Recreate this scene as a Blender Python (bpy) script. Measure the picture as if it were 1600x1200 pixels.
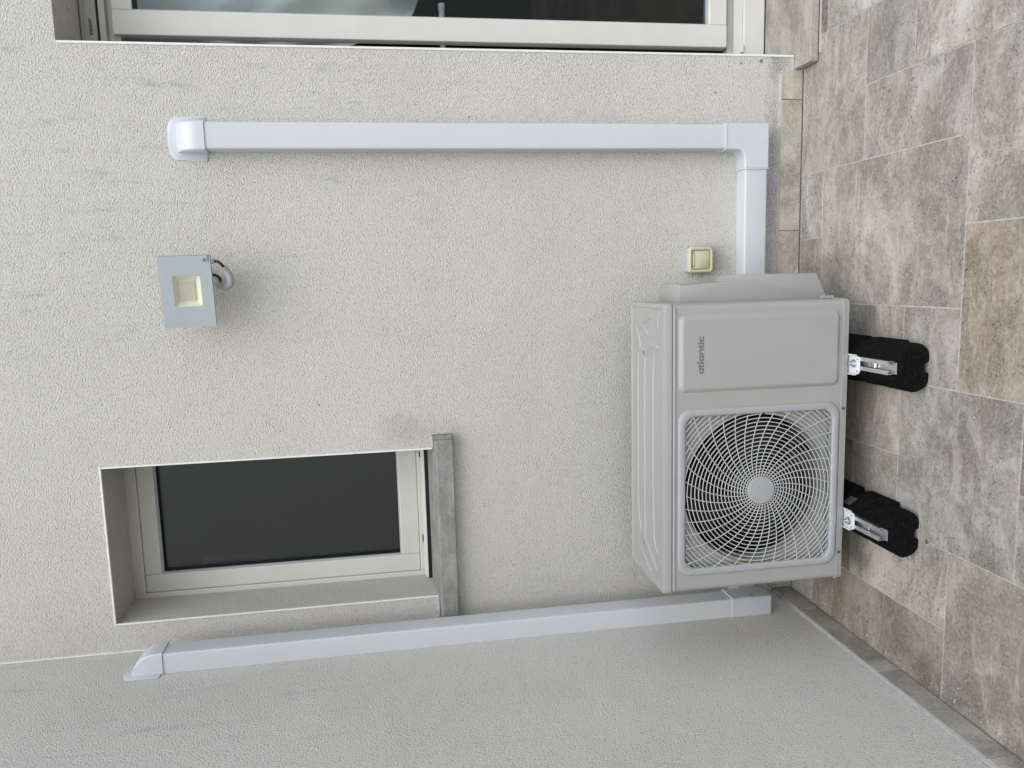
import bpy, bmesh, math, random
from math import sin, cos, pi, radians, sqrt, atan2, hypot
from mathutils import Vector, Matrix

# ---------------------------------------------------------------- reset
for o in list(bpy.data.objects):
    bpy.data.objects.remove(o, do_unlink=True)
S = bpy.context.scene
COL = S.collection
random.seed(7)

# ---------------------------------------------------------------- camera
# phone held on its side: the picture's left edge is up in the world
cam_d = bpy.data.cameras.new('camera')
cam = bpy.data.objects.new('camera', cam_d)
COL.objects.link(cam)
CAM = Vector((1.1256, -2.4464, 1.3769))
yaw, pitch, roll = 0.1377, 0.1559, -0.0480
fw = Vector((-sin(yaw) * cos(pitch), cos(yaw) * cos(pitch), -sin(pitch)))
rt = Vector((cos(yaw), sin(yaw), 0.0))
up = rt.cross(fw)
r2 = rt * cos(roll) + up * sin(roll)
u2 = up * cos(roll) - rt * sin(roll)
ax, ay, az = -u2, r2, -fw
cam.matrix_world = Matrix(((ax.x, ay.x, az.x, CAM.x), (ax.y, ay.y, az.y, CAM.y), (ax.z, ay.z, az.z, CAM.z), (0, 0, 0, 1)))
cam_d.sensor_fit = 'HORIZONTAL'
cam_d.sensor_width = 36.0
cam_d.lens = 1205.48 * 36.0 / 1600.0
cam_d.clip_start = 0.02
cam_d.clip_end = 500.0
S.camera = cam

# ---------------------------------------------------------------- sky and sun (bright overcast)
W = bpy.data.worlds.new('World')
S.world = W
W.use_nodes = True
wn, wl = W.node_tree.nodes, W.node_tree.links
wn.clear()
w_out = wn.new('ShaderNodeOutputWorld')
w_bg = wn.new('ShaderNodeBackground')
w_sky = wn.new('ShaderNodeTexSky')
w_sky.sky_type = 'NISHITA'
w_sky.sun_disc = False
SUN_EL, SUN_AZ = radians(59), radians(168)          # azimuth clockwise from +Y
w_sky.sun_elevation = SUN_EL
w_sky.sun_rotation = SUN_AZ
w_sky.air_density = 1.0
w_sky.dust_density = 1.2
w_sky.ozone_density = 1.0
w_hs = wn.new('ShaderNodeHueSaturation')
w_hs.inputs['Saturation'].default_value = 0.52
w_bg.inputs['Strength'].default_value = 0.15
wl.new(w_sky.outputs[0], w_hs.inputs['Color'])
wl.new(w_hs.outputs[0], w_bg.inputs['Color'])
wl.new(w_bg.outputs[0], w_out.inputs['Surface'])
sun_d = bpy.data.lights.new('sun', 'SUN')
sun_d.energy = 1.0
sun_d.angle = radians(55)
sun_d.color = (1.0, 0.985, 0.95)
sun = bpy.data.objects.new('sun', sun_d)
COL.objects.link(sun)
sdir = Vector((sin(SUN_AZ) * cos(SUN_EL), cos(SUN_AZ) * cos(SUN_EL), sin(SUN_EL)))
sun.rotation_euler = sdir.to_track_quat('Z', 'Y').to_euler()
sun.location = sdir * 20
S.view_settings.view_transform = 'Standard'
S.view_settings.look = 'None'
S.view_settings.gamma = 1.0
S.view_settings.use_curve_mapping = False
S.view_settings.exposure = 0.74
S.cycles.max_bounces = 6
S.cycles.diffuse_bounces = 2
S.cycles.glossy_bounces = 3
S.cycles.transparent_max_bounces = 8

# ---------------------------------------------------------------- material helpers
class NT:
    def __init__(s, name, rough=0.5, spec=0.5, metal=0.0):
        s.m = bpy.data.materials.new(name)
        s.m.use_nodes = True
        s.n, s.l = s.m.node_tree.nodes, s.m.node_tree.links
        s.b = s.n['Principled BSDF']
        s.b.inputs['Roughness'].default_value = rough
        s.b.inputs['Specular IOR Level'].default_value = spec
        s.b.inputs['Metallic'].default_value = metal
        s.tc = s.n.new('ShaderNodeTexCoord')
    def link(s, a, b): s.l.new(a, b)
    def sock(s, x, i):
        if hasattr(x, 'is_linked'): s.link(x, i)
        else: i.default_value = x
    def mapping(s, scale=(1, 1, 1), src=None, loc=(0, 0, 0), rot=(0, 0, 0)):
        m = s.n.new('ShaderNodeMapping')
        m.inputs['Scale'].default_value = scale
        m.inputs['Location'].default_value = loc
        m.inputs['Rotation'].default_value = rot
        s.link(src or s.tc.outputs['Object'], m.inputs['Vector'])
        return m.outputs[0]
    def noise(s, scale, detail=3, rough=0.5, vec=None, dist=0.0):
        t = s.n.new('ShaderNodeTexNoise')
        t.inputs['Scale'].default_value = scale
        t.inputs['Detail'].default_value = detail
        t.inputs['Roughness'].default_value = rough
        t.inputs['Distortion'].default_value = dist
        s.link(vec or s.tc.outputs['Object'], t.inputs['Vector'])
        return t.outputs['Fac']
    def voronoi(s, scale, vec=None, feature='F1'):
        t = s.n.new('ShaderNodeTexVoronoi')
        t.feature = feature
        t.inputs['Scale'].default_value = scale
        s.link(vec or s.tc.outputs['Object'], t.inputs['Vector'])
        return t.outputs['Distance']
    def ramp(s, x, stops):
        r = s.n.new('ShaderNodeValToRGB')
        e = r.color_ramp.elements
        while len(e) < len(stops): e.new(0.5)
        for i, (p, c) in enumerate(stops):
            e[i].position = p
            e[i].color = (c, c, c, 1) if isinstance(c, (int, float)) else (c[0], c[1], c[2], 1)
        s.link(x, r.inputs['Fac'])
        return r.outputs['Color']
    def mix(s, f, a, b, mode='MIX'):
        m = s.n.new('ShaderNodeMix')
        m.data_type = 'RGBA'
        m.blend_type = mode
        s.sock(f, m.inputs['Factor'])
        for x, i in ((a, m.inputs[6]), (b, m.inputs[7])):
            if isinstance(x, tuple): x = (x[0], x[1], x[2], 1)
            s.sock(x, i)
        return m.outputs[2]
    def math(s, op, a, b=0.0, c=0.0, clamp=False):
        m = s.n.new('ShaderNodeMath')
        m.operation = op
        m.use_clamp = clamp
        for i, x in enumerate((a, b, c)): s.sock(x, m.inputs[i])
        return m.outputs[0]
    def xyz(s, src=None):
        m = s.n.new('ShaderNodeSeparateXYZ')
        s.link(src or s.tc.outputs['Object'], m.inputs[0])
        return m.outputs
    def bump(s, h, strength=0.5, dist=0.002, prev=None):
        b = s.n.new('ShaderNodeBump')
        b.inputs['Strength'].default_value = strength
        b.inputs['Distance'].default_value = dist
        s.link(h, b.inputs['Height'])
        if prev is not None: s.link(prev, b.inputs['Normal'])
        return b.outputs[0]
    def color(s, c):
        if isinstance(c, tuple): c = (c[0], c[1], c[2], 1)
        s.sock(c, s.b.inputs['Base Color']); return s
    def rough(s, c): s.sock(c, s.b.inputs['Roughness']); return s
    def normal(s, c): s.link(c, s.b.inputs['Normal']); return s

def smooth_fac(t, x, lo, hi):
    m = t.n.new('ShaderNodeMapRange')
    m.interpolation_type = 'SMOOTHSTEP'
    m.inputs['From Min'].default_value = lo
    m.inputs['From Max'].default_value = hi
    t.link(x, m.inputs['Value'])
    return m.outputs[0]

M = {}
def plain(name, col, rough=0.5, spec=0.5, metal=0.0, var=0.06, scale=25, bump=0.0, bscale=400):
    t = NT(name, rough, spec, metal)
    n = t.noise(scale, 2, 0.6)
    d = tuple(c * (1 - var) for c in col)
    l = tuple(min(1, c * (1 + var)) for c in col)
    t.color(t.ramp(n, [(0.3, d), (0.7, l)]))
    t.rough(t.math('MULTIPLY_ADD', t.noise(scale * 3, 1), 0.16, rough - 0.08, clamp=True))
    if bump: t.normal(t.bump(t.noise(bscale, 3, 0.6), bump, 0.001))
    M[name] = t.m
    return t

def render_mat(name, base, dirt_amt, side=False):
    """scratched / sprayed acrylic render with grey handling marks"""
    t = NT(name, 0.92, 0.25)
    co = t.tc.outputs['Object']
    x, y, z = t.xyz()
    g1 = t.noise(225, 2, 0.6, t.mapping((1, 1, 0.9)), 0.15)
    g2 = t.noise(430, 1, 0.6)
    v = t.voronoi(235)
    h = t.math('ADD', t.math('MULTIPLY', g1, 1.5), t.math('MULTIPLY', g2, 0.5))
    h = t.math('SUBTRACT', h, t.math('MULTIPLY', v, 0.65))
    # broad tone drift
    n0 = t.noise(1.7, 2, 0.6)
    d = tuple(c * 0.93 for c in base)
    col = t.ramp(n0, [(0.3, d), (0.7, base)])
    # pinholes: the deepest grains are darker in colour
    pits = t.ramp(v, [(0.66, 0.0), (0.82, 1.0)])
    col = t.mix(t.math('MULTIPLY', pits, 0.3), col, tuple(c * 0.5 for c in base))
    # grey-blue smears running down the wall, heavier high up
    sm = t.noise(11, 3, 0.65, t.mapping((2.3, 2.3, 0.36), loc=(3.1, 0, 1.7)))
    fine = t.noise(60, 2, 0.7, t.mapping((1.0, 1.0, 0.3)))
    sm = t.math('MULTIPLY', t.ramp(sm, [(0.56, 0.0), (0.68, 1.0)]), t.ramp(fine, [(0.42, 0.0), (0.62, 1.0)]))
    hi = t.math('ADD', t.math('MULTIPLY', smooth_fac(t, z, 0.7, 2.2), 0.8), 0.25)
    if not side:
        hi = t.math('MULTIPLY', hi, t.math('ADD', t.math('MULTIPLY', smooth_fac(t, x, 0.4, 1.5), 0.8), 0.2))
    col = t.mix(t.math('MULTIPLY', t.math('MULTIPLY', sm, hi), dirt_amt, clamp=True), col, (0.27, 0.28, 0.305))
    if not side:
        bn = t.noise(26, 2, 0.7)
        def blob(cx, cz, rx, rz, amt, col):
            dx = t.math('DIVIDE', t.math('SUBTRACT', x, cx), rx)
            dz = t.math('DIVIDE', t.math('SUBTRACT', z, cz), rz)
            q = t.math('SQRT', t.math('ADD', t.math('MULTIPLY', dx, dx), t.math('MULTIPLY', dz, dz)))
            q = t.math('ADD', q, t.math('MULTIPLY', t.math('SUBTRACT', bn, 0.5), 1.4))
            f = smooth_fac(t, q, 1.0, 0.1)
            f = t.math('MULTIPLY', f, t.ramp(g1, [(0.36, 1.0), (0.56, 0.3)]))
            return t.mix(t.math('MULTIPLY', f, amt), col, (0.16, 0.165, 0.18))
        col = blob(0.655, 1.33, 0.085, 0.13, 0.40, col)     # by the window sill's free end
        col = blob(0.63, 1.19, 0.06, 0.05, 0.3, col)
        col = blob(1.40, 0.10, 0.5, 0.045, 0.75, col)       # splash line over the skirting
        col = blob(1.80, 0.085, 0.09, 0.05, 0.8, col)
        col = blob(1.17, 0.30, 0.09, 0.10, 0.4, col)        # darker patch below the switch
        # two little chips by the door
        for cx, cz, r in ((1.80, 0.145, 0.006), (1.792, 0.215, 0.0035), (1.70, 0.30, 0.003), (1.62, 1.1, 0.003), (0.75, 1.6, 0.003)):
            dx = t.math('SUBTRACT', x, cx); dz = t.math('SUBTRACT', z, cz)
            q = t.math('SQRT', t.math('ADD', t.math('MULTIPLY', dx, dx), t.math('MULTIPLY', dz, dz)))
            col = t.mix(t.math('MULTIPLY', t.math('LESS_THAN', q, r), 0.8), col, (0.12, 0.115, 0.11))
    # flung specks of dirt
    sv = t.voronoi(9.0, t.mapping((1, 1, 1), loc=(0.3, 0.7, 0.2)))
    col = t.mix(t.math('MULTIPLY', t.math('LESS_THAN', sv, 0.021), 0.7), col, (0.10, 0.095, 0.09))
    t.color(col)
    t.normal(t.bump(h, 1.0, 0.0040, t.bump(t.noise(13, 2, 0.55), 0.5, 0.006)))
    M[name] = t.m
render_mat('render', (0.70, 0.668, 0.608), 0.42)
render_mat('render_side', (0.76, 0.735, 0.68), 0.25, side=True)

def stone_mat(name, pits=True, scale=1.0, contrast=1.0):
    """travertine-look porcelain: Object colour picks the tile's own tint"""
    t = NT(name, 0.62, 0.35)
    oi = t.n.new('ShaderNodeObjectInfo')
    off = t.n.new('ShaderNodeVectorMath'); off.operation = 'ADD'
    cmb = t.n.new('ShaderNodeCombineXYZ')
    for i, k in enumerate((37.0, 61.0, 13.0)):
        t.link(t.math('MULTIPLY', oi.outputs['Random'], k), cmb.inputs[i])
    t.link(t.tc.outputs['Object'], off.inputs[0]); t.link(cmb.outputs[0], off.inputs[1])
    v = off.outputs[0]
    cloud = t.noise(3.4 * scale, 5, 0.70, t.mapping((1.0, 1.35, 1.0), v), 0.7)
    brown = t.noise(3.6 * scale, 3, 0.68, t.mapping((0.8, 1.4, 1.0), v, (4, 2, 9)), 0.8)
    fine = t.noise(95 * scale, 3, 0.78, t.mapping((0.9, 1.1, 1.0), v), 0.2)
    vein = t.noise(9 * scale, 4, 0.74, t.mapping((0.6, 1.7, 1.0), v, (7, 1, 3)), 1.1)
    c = t.ramp(cloud, [(0.34, (0.215, 0.196, 0.172)), (0.45, (0.30, 0.28, 0.248)), (0.53, (0.38, 0.358, 0.32)), (0.66, (0.49, 0.468, 0.428))])
    c = t.mix(t.math('MULTIPLY', t.ramp(brown, [(0.49, 0.0), (0.62, 1.0)]), 0.40 * contrast), c, (0.235, 0.19, 0.145))
    c = t.mix(t.math('MULTIPLY', t.ramp(vein, [(0.535, 0.0), (0.60, 1.0)]), 0.40 * contrast), c, (0.20, 0.193, 0.187))
    c = t.mix(t.math('MULTIPLY', t.ramp(vein, [(0.36, 1.0), (0.45, 0.0)]), 0.40 * contrast), c, (0.50, 0.485, 0.45))
    c = t.mix(t.math('MULTIPLY', t.ramp(fine, [(0.52, 0.0), (0.70, 1.0)]), 0.42), c, (0.56, 0.535, 0.485))
    c = t.mix(t.math('MULTIPLY', t.ramp(fine, [(0.32, 1.0), (0.46, 0.0)]), 0.45), c, (0.135, 0.115, 0.095))
    c = t.mix(1.0, c, oi.outputs['Color'], 'MULTIPLY')
    h = t.math('MULTIPLY', fine, 0.6)
    if pits:
        pv = t.noise(190, 2, 0.6, t.mapping((0.75, 1.1, 1.0), v), 0.3)
        pm = t.math('MULTIPLY', t.ramp(pv, [(0.62, 0.0), (0.66, 1.0)]), t.ramp(vein, [(0.42, 0.0), (0.58, 1.0)]))
        c = t.mix(t.math('MULTIPLY', pm, 0.85), c, (0.07, 0.06, 0.05))
        h = t.math('SUBTRACT', h, t.math('MULTIPLY', pm, 1.2))
        # dried plaster specks and crumbs
        sp = t.ramp(t.noise(230, 2, 0.5, t.tc.outputs['Object']), [(0.70, 0.0), (0.73, 1.0)])
        c = t.mix(t.math('MULTIPLY', sp, 0.8), c, (0.70, 0.69, 0.66))
    t.color(c)
    t.rough(t.math('MULTIPLY_ADD', cloud, 0.3, 0.45, clamp=True))
    t.normal(t.bump(h, 0.6, 0.002))
    M[name] = t.m
stone_mat('travertine')
stone_mat('travertine_smooth', pits=False, scale=1.4, contrast=0.35)

# grout, caulk
plain('grout', (0.45, 0.425, 0.385), 0.9, 0.2, var=0.16, scale=60, bump=0.4, bscale=500)
plain('caulk', (0.40, 0.395, 0.375), 0.7, 0.3, var=0.12, scale=40, bump=0.3, bscale=200)
plain('ground', (0.26, 0.25, 0.23), 0.95, 0.2, var=0.25, scale=8, bump=0.5, bscale=60)
plain('duct_pvc', (0.585, 0.61, 0.618), 0.42, 0.45, var=0.018, scale=4)
plain('duct_fitting', (0.58, 0.61, 0.64), 0.30, 0.5, var=0.015, scale=6)
plain('ac_paint', (0.37, 0.368, 0.35), 0.44, 0.45, var=0.03, scale=6)
def ac_wave():
    m = M['ac_paint']; t = NT('tmp'); bpy.data.materials.remove(t.m)
    t.m = m; t.n, t.l = m.node_tree.nodes, m.node_tree.links; t.b = t.n['Principled BSDF']
    t.tc = [q for q in t.n if q.type == 'TEX_COORD'][0]
    b1 = t.bump(t.noise(5, 2, 0.5), 0.25, 0.006)
    t.normal(t.bump(t.noise(900, 2, 0.6), 0.05, 0.001, b1))
ac_wave()
plain('ac_plastic', (0.385, 0.39, 0.40), 0.42, 0.4, var=0.02, scale=9, bump=0.12, bscale=1500)
plain('ac_wire', (0.50, 0.505, 0.49), 0.4, 0.4, var=0.03, scale=9)
plain('logo_grey', (0.165, 0.165, 0.16), 0.5, 0.4)
plain('fan_black', (0.028, 0.028, 0.029), 0.45, 0.4)
plain('coil_dark', (0.03, 0.03, 0.03), 0.7, 0.3, var=0.3, scale=80)
plain('aluminium', (0.70, 0.71, 0.72), 0.36, 0.5, metal=0.85, var=0.08, scale=30)
plain('zinc', (0.62, 0.66, 0.68), 0.28, 0.5, metal=0.95, var=0.15, scale=120)
plain('white_bracket', (0.68, 0.69, 0.70), 0.4, 0.45, var=0.03)
plain('screw_steel', (0.16, 0.16, 0.16), 0.4, 0.5, metal=0.7)
plain('bead_white', (0.80, 0.79, 0.75), 0.5, 0.4, var=0.05, scale=30)
plain('frame_ivory', (0.655, 0.64, 0.585), 0.42, 0.45, var=0.035, scale=5)
plain('frame_grey', (0.50, 0.50, 0.47), 0.42, 0.45, var=0.04, scale=4)
plain('seal_and_shade_black', (0.012, 0.012, 0.012), 0.6, 0.3)  # rubber seals, plus black painted as shade in the sill gap
plain('ivory_plastic', (0.56, 0.535, 0.36), 0.42, 0.45, var=0.05, scale=20)
plain('ivory_cover', (0.50, 0.49, 0.335), 0.35, 0.5, var=0.05, scale=18)
plain('grey_plastic', (0.40, 0.42, 0.44), 0.5, 0.4, var=0.05)
plain('lamp_glass', (0.385, 0.42, 0.43), 0.16, 0.5, var=0.035, scale=9)
plain('lamp_body', (0.50, 0.52, 0.52), 0.45, 0.4, var=0.05)
plain('lamp_reflector', (0.68, 0.665, 0.50), 0.4, 0.4, var=0.03)
plain('lamp_board', (0.52, 0.52, 0.47), 0.45, 0.4)
plain('led_yellow', (0.70, 0.58, 0.25), 0.35, 0.4)
plain('print_grey', (0.17, 0.18, 0.185), 0.6, 0.3, var=0.25, scale=300)
plain('stamp_ink', (0.02, 0.02, 0.02), 0.6, 0.3)
plain('conduit_grey', (0.42, 0.43, 0.44), 0.45, 0.4)
plain('cable_black', (0.012, 0.012, 0.013), 0.45, 0.4)
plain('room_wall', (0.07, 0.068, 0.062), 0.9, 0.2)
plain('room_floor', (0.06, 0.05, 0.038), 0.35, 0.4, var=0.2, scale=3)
plain('post_white', (0.70, 0.70, 0.68), 0.5, 0.4)

def rubber():
    t = NT('rubber', 0.95, 0.08)
    n = t.noise(420, 2, 0.5)
    sp = t.ramp(t.noise(330, 1, 0.5, t.mapping((1, 1, 1), loc=(5, 5, 5))), [(0.70, 0.0), (0.745, 1.0)])
    c = t.ramp(t.noise(90, 4, 0.7), [(0.3, (0.0036, 0.0036, 0.0038)), (0.7, (0.009, 0.009, 0.0095))])
    t.color(t.mix(t.math('MULTIPLY', sp, 0.5), c, (0.13, 0.125, 0.11)))
    t.normal(t.bump(n, 0.6, 0.0016))
    M['rubber'] = t.m
rubber()

def concrete():
    t = NT('concrete', 0.88, 0.25)
    x, y, z = t.xyz()
    n = t.noise(14, 6, 0.72, t.mapping((0.7, 1, 1.3)), 0.4)
    c = t.ramp(n, [(0.30, (0.19, 0.188, 0.175)), (0.5, (0.28, 0.28, 0.262)), (0.70, (0.37, 0.367, 0.345))])
    f = t.noise(70, 4, 0.7)
    c = t.mix(t.math('MULTIPLY', t.ramp(f, [(0.55, 0.0), (0.72, 1.0)]), 0.4), c, (0.14, 0.145, 0.14))
    # shade beneath the drip rail, painted dark into the sill's back
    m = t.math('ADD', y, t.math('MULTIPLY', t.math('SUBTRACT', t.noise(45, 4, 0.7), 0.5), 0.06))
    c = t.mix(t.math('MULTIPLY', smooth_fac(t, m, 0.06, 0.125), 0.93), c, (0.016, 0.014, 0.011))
    sp = t.ramp(t.noise(260, 2, 0.5), [(0.66, 0.0), (0.70, 1.0)])
    c = t.mix(t.math('MULTIPLY', sp, t.math('MULTIPLY', smooth_fac(t, y, -0.01, 0.01), 0.8)), c, (0.55, 0.55, 0.53))
    t.color(c)
    t.normal(t.bump(t.math('ADD', t.math('MULTIPLY', f, 0.9), n), 0.9, 0.004))
    M['concrete'] = t.m
concrete()

def glass(name, tint, ior=1.5, rough=0.0):
    m = bpy.data.materials.new(name)
    m.use_nodes = True
    n, l = m.node_tree.nodes, m.node_tree.links
    n.clear()
    o = n.new('ShaderNodeOutputMaterial'); mx = n.new('ShaderNodeMixShader')
    tr = n.new('ShaderNodeBsdfTransparent'); gl = n.new('ShaderNodeBsdfGlossy'); fr = n.new('ShaderNodeFresnel')
    tr.inputs[0].default_value = tint
    gl.inputs['Roughness'].default_value = rough
    gl.inputs['Color'].default_value = (0.95, 0.98, 1.0, 1)
    fr.inputs['IOR'].default_value = ior
    l.new(fr.outputs[0], mx.inputs[0]); l.new(tr.outputs[0], mx.inputs[1]); l.new(gl.outputs[0], mx.inputs[2]); l.new(mx.outputs[0], o.inputs[0])
    M[name] = m
glass('pane_glass', (0.88, 0.91, 0.90, 1), 1.38)
glass('window_glass', (0.62, 0.62, 0.60, 1), 1.70, 0.10)

def curtain_mat():
    t = NT('voile', 0.9, 0.1)
    t.color((0.86, 0.87, 0.85))
    t.b.inputs['Alpha'].default_value = 0.97
    t.normal(t.bump(t.noise(300, 2), 0.2, 0.001))
    M['voile'] = t.m
curtain_mat()

# ---------------------------------------------------------------- mesh helpers
LOC = {}
def origin(parent):
    while parent is not None:
        if parent.name in LOC: return LOC[parent.name]
        parent = parent.parent
    return Vector((0, 0, 0))
def link(name, me, mat, parent=None, smooth=None):
    o = bpy.data.objects.new(name, me)
    COL.objects.link(o)
    if mat is not None and not me.materials: me.materials.append(M[mat])
    if parent is not None: o.parent = parent
    if smooth is not None:
        for p in me.polygons: p.use_smooth = True
        me.set_sharp_from_angle(angle=radians(smooth))
    return o
def obj(name, bm, mat, parent=None, smooth=None):
    """one mesh object; vertices are given in world space and moved to the thing's own origin"""
    off = origin(parent)
    bmesh.ops.recalc_face_normals(bm, faces=bm.faces[:])
    if off.length > 0: bmesh.ops.translate(bm, verts=bm.verts[:], vec=-off)
    me = bpy.data.meshes.new(name)
    bm.to_mesh(me); bm.free()
    return link(name, me, mat, parent, smooth)
def thing(name, label, cat, loc=(0, 0, 0), group=None, rot=None):
    o = bpy.data.objects.new(name, None)
    COL.objects.link(o)
    o.empty_display_size = 0.05
    o.location = loc
    if rot is not None: o.rotation_euler = rot
    LOC[o.name] = Vector(loc) if rot is None else Vector((0, 0, 0))
    o['label'] = label; o['category'] = cat
    if group: o['group'] = group
    return o
def BM(): return bmesh.new()
def add_box(bm, lo, hi, bev=0.0, seg=2):
    r = bmesh.ops.create_cube(bm, size=1.0)
    vs = r['verts']
    for v in vs:
        v.co = Vector([lo[i] + (v.co[i] + 0.5) * (hi[i] - lo[i]) for i in range(3)])
    if bev > 0:
        es = list({e for v in vs for e in v.link_edges})
        bmesh.ops.bevel(bm, geom=es, offset=bev, segments=seg, profile=0.5, affect='EDGES', clamp_overlap=True)
    return bm
def box(lo, hi, bev=0.0, seg=2): return add_box(BM(), lo, hi, bev, seg)
AXM = {'x': lambda a, b, t: Vector((t, a, b)), 'y': lambda a, b, t: Vector((a, t, b)), 'z': lambda a, b, t: Vector((a, b, t))}
def add_prism(bm, pts, axis, t0, t1, bev=0.0, seg=2):
    f = AXM[axis]
    A = [bm.verts.new(f(a, b, t0)) for a, b in pts]
    B = [bm.verts.new(f(a, b, t1)) for a, b in pts]
    n = len(pts)
    bm.faces.new(A); bm.faces.new(B[::-1])
    for i in range(n): bm.faces.new((A[i], B[i], B[(i + 1) % n], A[(i + 1) % n]))
    if bev:
        es = list({e for v in A + B for e in v.link_edges})
        bmesh.ops.bevel(bm, geom=es, offset=bev, segments=seg, profile=0.5, affect='EDGES', clamp_overlap=True)
    return bm
def prism(*a, **k): return add_prism(BM(), *a, **k)
def add_loft(bm, rings, cap0=False, cap1=False, closed=True):
    R = [[bm.verts.new(p) for p in r] for r in rings]
    n = len(R[0])
    for a, b in zip(R, R[1:]):
        for i in range(n if closed else n - 1):
            bm.faces.new((a[i], a[(i + 1) % n], b[(i + 1) % n], b[i]))
    if cap0: bm.faces.new(R[0][::-1])
    if cap1: bm.faces.new(R[-1])
    return bm
def rrect(cx, cz, w, h, r, n=6):
    pts = []
    for sx, sz, a0 in ((1, 1, 0), (-1, 1, 90), (-1, -1, 180), (1, -1, 270)):
        for k in range(n + 1):
            a = radians(a0 + 90 * k / n)
            pts.append((cx + sx * (w / 2 - r) + r * cos(a), cz + sz * (h / 2 - r) + r * sin(a)))
    return pts
def circ(cx, cz, r, n=32, a0=0.0): return [(cx + r * cos(a0 + 2 * pi * k / n), cz + r * sin(a0 + 2 * pi * k / n)) for k in range(n)]
def add_tube(bm, path, r, sides=6, closed=False, caps=True):
    rings = []
    n = len(path)
    path = [Vector(p) for p in path]
    ref = Vector((0, 0, 1))
    for i, p in enumerate(path):
        a = path[(i - 1) % n] if (closed or i > 0) else p
        b = path[(i + 1) % n] if (closed or i < n - 1) else p
        t = (b - a).normalized()
        q = ref if abs(t.dot(ref)) < 0.93 else Vector((0, 1, 0))
        s = t.cross(q).normalized(); w = s.cross(t)
        rr = r[i] if isinstance(r, (list, tuple)) else r
        rings.append([p + (s * cos(2 * pi * k / sides) + w * sin(2 * pi * k / sides)) * rr for k in range(sides)])
    if closed: rings.append(rings[0])
    add_loft(bm, rings, caps and not closed, caps and not closed)
    if closed: bmesh.ops.remove_doubles(bm, verts=bm.verts[:], dist=1e-7)
    return bm
def add_cyl(bm, c, axis, r, h, n=24, r2=None):
    f = {'x': lambda a, b, t: Vector((c[0] + t, c[1] + a, c[2] + b)), 'y': lambda a, b, t: Vector((c[0] + a, c[1] + t, c[2] + b)), 'z': lambda a, b, t: Vector((c[0] + a, c[1] + b, c[2] + t))}[axis]
    r2 = r if r2 is None else r2
    add_loft(bm, [[f(a, b, 0) for a, b in circ(0, 0, r, n)], [f(a, b, h) for a, b in circ(0, 0, r2, n)]], True, True)
    return bm
def plate_mesh(name, outlines, thick, bevel=0.0):
    """flat plate with holes from 2D outlines (x, z), lying in the XZ plane, facing -Y, front at y=0"""
    cu = bpy.data.curves.new(name, 'CURVE')
    cu.dimensions = '2D'; cu.fill_mode = 'BOTH'
    for pts in outlines:
        sp = cu.splines.new('POLY')
        sp.points.add(len(pts) - 1)
        for i, (a, b) in enumerate(pts): sp.points[i].co = (a, b, 0, 1)
        sp.use_cyclic_u = True
    cu.extrude = thick / 2
    to = bpy.data.objects.new('tmp', cu)
    COL.objects.link(to)
    dg = bpy.context.evaluated_depsgraph_get()
    me = bpy.data.meshes.new_from_object(to.evaluated_get(dg))
    bpy.data.objects.remove(to, do_unlink=True); bpy.data.curves.remove(cu)
    me.name = name
    # curve lies in XY with +-thick/2 in Z: (x, y, z) -> (x, thick/2 - z, y)
    for v in me.vertices: v.co = Vector((v.co.x, thick / 2 - v.co.z, v.co.y))
    me.materials.clear()
    return me
def plate(name, outlines, thick, mat, parent, at=(0, 0, 0), smooth=None):
    me = plate_mesh(name, outlines, thick)
    b = BM(); b.from_mesh(me); bpy.data.meshes.remove(me)
    bmesh.ops.translate(b, verts=b.verts[:], vec=Vector(at))
    return obj(name, b, mat, parent, smooth)

# ================================================================ SETTING
def structure(o): o['kind'] = 'structure'; return o
bm = BM(); add_box(bm, (-40, -60, -0.12), (40, 0.0, -0.06))
structure(obj('ground', bm, 'ground'))

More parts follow.
